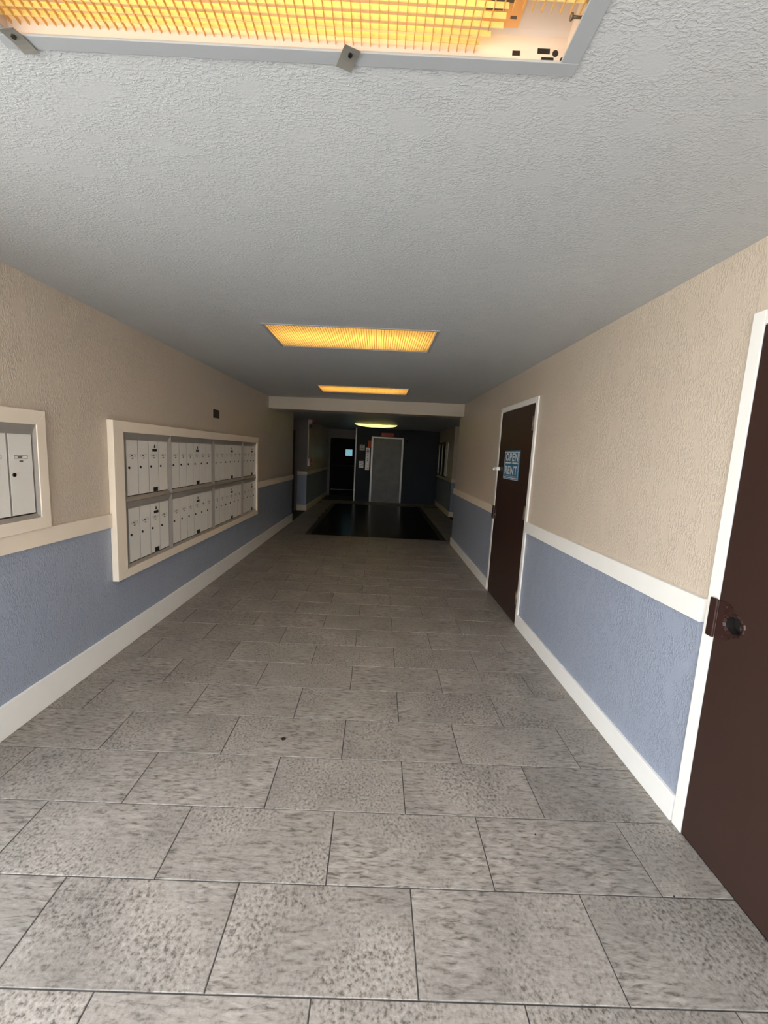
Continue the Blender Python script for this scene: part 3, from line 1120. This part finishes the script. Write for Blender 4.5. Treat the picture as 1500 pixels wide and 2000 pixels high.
part(m, 'screw', 'bronze', root)
m = MB()
m.box(P(w - 0.003, -d, 0.0), P(w - 0.001, d - 0.003, 0.012))  # black strip drawn where the rim shows only a dark gap
part(m, 'rim_gap_strip', 'black', root, 'black strip in place of the dark gap along the right rim')
for xq, rz in ((-0.565, -0.12), (0.117, 0.42)):
    m = MB()
    R4 = Matrix.Translation(P(xq, D - 0.006, -0.005)) @ Matrix.Rotation(rz, 4, 'Z') @ Matrix.Rotation(math.radians(-6), 4, 'X')
    n = 6
    for i in range(n):                                            # gently curled tab
        u0, u1 = i / n, (i + 1) / n
        zf = lambda u: -0.010 * u * u
        ya2, yb2 = 0.012 - 0.058 * u0, 0.012 - 0.058 * u1
        wv = 0.0175
        m.hexa([(-wv, yb2, zf(u1) - 0.0015), (wv, yb2, zf(u1) - 0.0015), (wv, ya2, zf(u0) - 0.0015), (-wv, ya2, zf(u0) - 0.0015),
                (-wv, yb2, zf(u1)), (wv, yb2, zf(u1)), (wv, ya2, zf(u0)), (-wv, ya2, zf(u0))], 0, R4)
    cp = part(m, 'clip', 'clip', root, 'dull metal retaining clip')
    m = MB()
    m.cyl(R4 @ Vector((0, -0.028, -0.0078)), R4 @ Vector((0, -0.028, -0.0105)), 0.0045, 12)
    part(m, 'clip_hole', 'black', cp)

# lobby light: surface-mounted boat-shaped diffuser
lr = thing('ceiling_light', (-0.075, 11.0, Z_FAR), 'long lit diffuser on the lobby ceiling before the elevator', 'ceiling light')
m = MB()
m.box((-0.63, 10.9, Z_FAR - 0.012), (0.48, 11.1, Z_FAR - 0.001))
part(m, 'base_plate', 'housing', lr, None, 0.002)
m = MB()
nu, nv = 28, 10
grid = []
for i in range(nu + 1):
    u = -1 + 2 * i / nu
    prof = max(0.0, 1 - abs(u) ** 2.6) ** 0.75
    grid.append([(-0.075 + 0.55 * u, 11.0 + 0.10 * math.cos(math.pi * j / nv), Z_FAR - 0.012 - (0.006 + 0.062 * prof) * math.sin(math.pi * j / nv)) for j in range(nv + 1)])
for i in range(nu):
    for j in range(nv):
        m.face([grid[i][j], grid[i][j + 1], grid[i + 1][j + 1], grid[i + 1][j]], 0, True)
part(m, 'diffuser', 'wrap', lr, 'glowing yellow-white diffuser')

# ------------------------------------------------------------------ elevator
el = thing('door_3', (0.3, Y_ELEV, 0), 'grey steel elevator door in a bright metal frame', 'door')
el['kind'] = 'structure'
del el['category']
m = MB()
for a, b_ in ((-0.205, -0.145), (0.738, 0.798)):
    m.box((a, Y_ELEV - 0.014, 0), (b_, Y_ELEV + 0.10, 2.034))
m.box((-0.145, Y_ELEV - 0.014, 1.984), (0.738, Y_ELEV + 0.10, 2.034))
part(m, 'door_frame', 'steel', el, 'bright steel frame', 0.003)
m = MB()
m.box((-0.145, Y_ELEV + 0.075, 0.004), (0.738, Y_ELEV + 0.10, 1.984))
part(m, 'door_panel', 'elev', el, 'scuffed dark steel sliding panel')
m = MB()
m.box((-0.145, Y_ELEV - 0.01, -0.003), (0.738, Y_ELEV + 0.08, 0.004))
part(m, 'sill', 'steel', el)

yw = Y_ELEV - 0.001
m = MB()
m.box((0.10, yw - 0.012, 2.052), (0.472, yw, 2.160))
s = solo(m, 'notice_sign', 'red_sign', 'orange-red sign above the elevator door', 'sign', (0.286, yw, 2.052), None, False, 0.002)
BASE[s.name] = Vector((0.286, yw, 2.052))
m = MB()
for k, (xa_, xb2) in enumerate(((0.13, 0.44), (0.15, 0.42), (0.19, 0.38))):
    m.box((xa_, yw - 0.0125, 2.132 - k * 0.026), (xb2, yw - 0.012, 2.145 - k * 0.026))
part(m, 'faded_print', 'red', s)
m = MB()
m.box((-0.301, yw - 0.008, 1.70), (-0.209, yw, 1.902))
s = solo(m, 'notice_sign', 'orange', 'small bright orange notice left of the elevator frame', 'sign', (-0.255, yw, 1.70), None, False, 0.001)
BASE[s.name] = Vector((-0.255, yw, 1.70))
m = MB()
for k in range(4):
    m.box((-0.285, yw - 0.0084, 1.74 + k * 0.035), (-0.225, yw - 0.008, 1.752 + k * 0.035))
part(m, 'faded_print', 'red_sign', s)

cp = thing('call_panel', (-0.305, yw, 0.987), 'tall steel elevator call panel with buttons', 'control panel')
m = MB()
m.box((-0.37, yw - 0.012, 0.987), (-0.241, yw, 1.679))
part(m, 'face_plate', 'plate', cp, None, 0.01)
for z_, r_, mt in ((1.43, 0.017, 'black'), (1.34, 0.015, 'black'), (1.285, 0.015, 'black'), (1.04, 0.019, 'metal_grey'), (1.19, 0.024, 'white_print')):
    m = MB()
    m.cyl((-0.305, yw - 0.012, z_), (-0.305, yw - 0.018, z_), r_, 16)
    part(m, 'button', mt, cp)
for z_, w_ in ((1.61, 0.03), (1.565, 0.045), (1.52, 0.035)):
    m = MB()
    m.box((-0.305 - w_, yw - 0.0135, z_ - 0.014), (-0.305 + w_, yw - 0.012, z_ + 0.014))
    part(m, 'red_sticker', 'red', cp)

m = MB()
m.box((-0.562, yw - 0.006, 1.594), (-0.404, yw, 1.764))
s = solo(m, 'notice_plate', 'paper', 'white notice plate, the upper of two left of the call panel', 'notice', (-0.483, yw, 1.594), None, False, 0.001)
BASE[s.name] = Vector((-0.483, yw, 1.594))
m = MB()
for (xa_, xb2, z_) in ((-0.53, -0.485, 1.725), (-0.475, -0.44, 1.725), (-0.52, -0.49, 1.70), (-0.53, -0.44, 1.655), (-0.53, -0.45, 1.63)):
    m.box((xa_, yw - 0.0064, z_), (xb2, yw - 0.006, z_ + 0.012))
part(m, 'print', 'ink', s)
m = MB()
m.box((-0.566, yw - 0.006, 1.05), (-0.423, yw, 1.258))
s = solo(m, 'notice_plate', 'plate', 'notice plate with diagonal stripes, the lower of two left of the call panel', 'notice', (-0.495, yw, 1.05), None, False, 0.001)
BASE[s.name] = Vector((-0.495, yw, 1.05))
m = MB()
for k in range(4):
    z_ = 1.085 + k * 0.036
    m.hexa([(-0.555, yw - 0.0066, z_), (-0.435, yw - 0.0066, z_ + 0.06), (-0.435, yw - 0.006, z_ + 0.06), (-0.555, yw - 0.006, z_),
            (-0.555, yw - 0.0066, z_ + 0.014), (-0.435, yw - 0.0066, z_ + 0.074), (-0.435, yw - 0.006, z_ + 0.074), (-0.555, yw - 0.006, z_ + 0.014)], k % 2)
part(m, 'diagonal_stripes', ['ink', 'white_print'], s)

cm = thing('security_camera', (0.887, yw, 1.90), 'black camera on the dark wall right of the elevator frame', 'camera')
m = MB()
m.box((0.845, yw - 0.03, 1.93), (0.93, yw, 2.012))
part(m, 'mount', 'black', cm, None, 0.005)
m = MB()
m.cyl((0.887, yw - 0.02, 1.965), (0.887, yw - 0.12, 1.935), 0.04, 18)
part(m, 'body', 'black', cm)
m = MB()
m.cyl((0.887, yw - 0.118, 1.9356), (0.887, yw - 0.126, 1.933), 0.024, 16)
part(m, 'lens', 'glass_dark', cm)

# ------------------------------------------------------------------ dark exit door in the alcove
dk = thing('door_4', (-1.18, Y_BACK, 0), 'black exit door with a small lit window', 'door')
dk['kind'] = 'structure'
del dk['category']
m = MB()
for x0_, x1_, z0_, z1_ in cells([-1.62, -0.74, -1.10, -0.868], [0.006, 1.97, 1.386, 1.603], [(-1.10, -0.868, 1.386, 1.603)]):
    m.box((x0_, Y_BACK + 0.004, z0_), (x1_, Y_BACK + 0.045, z1_))
part(m, 'door_leaf', 'dark_door', dk)
m = MB()
m.box((-1.10, Y_BACK + 0.02, 1.386), (-0.868, Y_BACK + 0.028, 1.603))
part(m, 'pane', 'pane', dk, 'small pale blue lit window pane')
m = MB()
m.box((-1.56, Y_BACK - 0.05, 1.025), (-0.78, Y_BACK - 0.02, 1.065))
m.box((-1.56, Y_BACK - 0.05, 1.02), (-1.48, Y_BACK + 0.004, 1.07))
m.box((-0.86, Y_BACK - 0.05, 1.02), (-0.78, Y_BACK + 0.004, 1.07))
part(m, 'push_bar', 'dark_gap', dk, 'steel push bar', 0.004)
m = MB()
m.box((-1.58, Y_BACK - 0.002, 0.02), (-0.78, Y_BACK + 0.004, 0.215))
kp = part(m, 'kick_plate', 'dark_door', dk)
m = MB()
m.box((-1.58, Y_BACK - 0.006, 0.208), (-0.78, Y_BACK - 0.001, 0.222))  # lighter strip colours in the light caught on the plate's top edge
part(m, 'kick_plate_glint', 'clip', kp, 'pale strip painted as the reflection on the kick plate top')

# ------------------------------------------------------------------ side door by the pillar
d5 = thing('door_5', (-2.5, 10.3, 0), 'dim door jamb in the passage left of the pillar', 'door', None, True)
d5['kind'] = 'structure'
del d5['category']
m = MB()
m.box((-2.115, 10.272, 0), (-2.052, 10.299, 2.06))
m.box((-3.0, 10.272, 2.0), (-2.115, 10.299, 2.06))
part(m, 'door_frame', 'grey_paint', d5, None, 0.003)
m = MB()
m.box((-3.0, 10.285, 0.005), (-2.117, 10.299, 1.998))
part(m, 'door_leaf', 'door', d5)

# ------------------------------------------------------------------ devices on the pillar
xp = XL + 0.0
m = MB()
m.cyl((xp + 0.012, 10.34, 1.30), (xp + 0.012, 10.34, Z_FAR - 0.002), 0.010, 12)
solo(m, 'conduit', 'cream', 'thin conduit pipe running down the pillar edge', 'pipe', (xp + 0.012, 10.34, 1.30), None, True)
fa = thing('fire_alarm', (xp, 10.42, 2.16), 'red and white alarm strobe under the lobby ceiling on the pillar', 'fire alarm', None, True)
m = MB()
m.box((xp + 0.002, 10.40, 2.175), (xp + 0.085, 10.47, 2.272))
part(m, 'strobe', 'white_print', fa, 'white strobe housing', 0.006)
m = MB()
m.box((xp + 0.087, 10.405, 2.18), (xp + 0.17, 10.46, 2.268))
part(m, 'body', 'red', fa, 'red alarm body', 0.006)
sc2 = thing('security_camera', (xp, 10.42, 2.03), 'small dark camera on the pillar below the alarm strobe', 'camera', None, True)
m = MB()
m.box((xp + 0.001, 10.39, 2.05), (xp + 0.06, 10.45, 2.145))
part(m, 'housing', 'black', sc2, None, 0.008)
m = MB()
m.cyl((xp + 0.045, 10.392, 2.07), (xp + 0.05, 10.375, 2.062), 0.018, 14)
part(m, 'lens', 'metal_grey', sc2)
ps = thing('pull_station', (xp, 10.42, 1.12), 'red wall station with a white edge above the lobby chair rail', 'fire alarm', None, True)
m = MB()
m.box((xp + 0.001, 10.385, 1.125), (xp + 0.042, 10.40, 1.312))
part(m, 'cover', 'white_print', ps, 'white cover', 0.003)
m = MB()
m.box((xp + 0.001, 10.402, 1.115), (xp + 0.085, 10.48, 1.305))
bd = part(m, 'body', 'red', ps, 'dark red body', 0.005)
m = MB()
m.box((xp + 0.085, 10.415, 1.19), (xp + 0.095, 10.465, 1.215))
part(m, 'handle', 'white_print', bd)

# ------------------------------------------------------------------ display case on the right lobby wall
dc = thing('display_case', (XRR, 12.0, 0.965), 'dark glazed wall case with pale uprights right of the elevator', 'display case')
xf_ = XRR - 0.03
m = MB()
m.box((XRR - 0.012, 11.10, 0.985), (XRR - 0.001, 12.80, 1.90))
part(m, 'back_panel', 'wood_dark', dc)
m = MB()
m.box((xf_, 11.06, 1.885), (XRR - 0.001, 12.82, 1.925))
m.box((xf_, 11.06, 0.967), (XRR - 0.001, 12.82, 0.995))
m.box((xf_, 12.79, 0.995), (XRR - 0.001, 12.82, 1.885))
part(m, 'case_frame', 'wood_dark', dc, 'dark brown case frame', 0.002)
for a, b_ in ((11.44, 11.97), (12.01, 12.57), (12.62, 12.785)):
    m = MB()
    m.box((XRR - 0.020, a, 0.997), (XRR - 0.016, b_, 1.883))
    part(m, 'pane', 'glass_dark', dc, 'dark glass pane')
for a, b_ in ((11.97, 12.01), (12.57, 12.62)):
    m = MB()
    m.box((XRR - 0.034, a, 0.997), (XRR - 0.013, b_, 1.883))
    part(m, 'upright', 'cream', dc)
m = MB()
m.box((XRR - 0.034, 11.07, 0.997), (XRR - 0.013, 11.43, 1.92))
wp = part(m, 'end_panel', 'white', dc, 'pale end panel', 0.002)
m = MB()
m.cyl((XRR - 0.034, 11.28, 1.855), (XRR - 0.04, 11.28, 1.855), 0.016, 12)
part(m, 'lock', 'black', wp)

# ------------------------------------------------------------------ bits on the floor
def blob(name, x, y, r, h, label, ring=False):
    m = MB()
    rnd_ = random.Random(int(x * 1000) + 11)
    n = 18
    rr = [r * (1 + rnd_.uniform(-0.16, 0.16)) for _ in range(n)]
    lv = ((1.0, 0.0), (0.96, 0.55), (0.72, 1.0), (0.4, 0.55 if ring else 1.02))
    P_ = [[(x + rr[i] * k * math.cos(2 * math.pi * i / n), y + rr[i] * k * math.sin(2 * math.pi * i / n), 0.0006 + h * z) for i in range(n)] for k, z in lv]
    for a, b2 in zip(P_, P_[1:]):
        for i in range(n):
            j = (i + 1) % n
            m.face([a[i], a[j], b2[j], b2[i]], 0, True)
    m.face(P_[-1], 0, True)
    return solo(m, name, 'gum', label, 'gum' if ring else 'crumb', (x, y, 0.0006))


blob('chewing_gum', -0.430, 2.006, 0.0125, 0.004, 'round black gum spot on a tile in mid floor', True)
blob('floor_crumb', 0.731, 1.498, 0.0035, 0.003, 'tiny black crumb on the tile near the right baseboard')
blob('floor_crumb', 1.150, 1.272, 0.0028, 0.003, 'tiny black crumb on the joint by the nearer brown door')
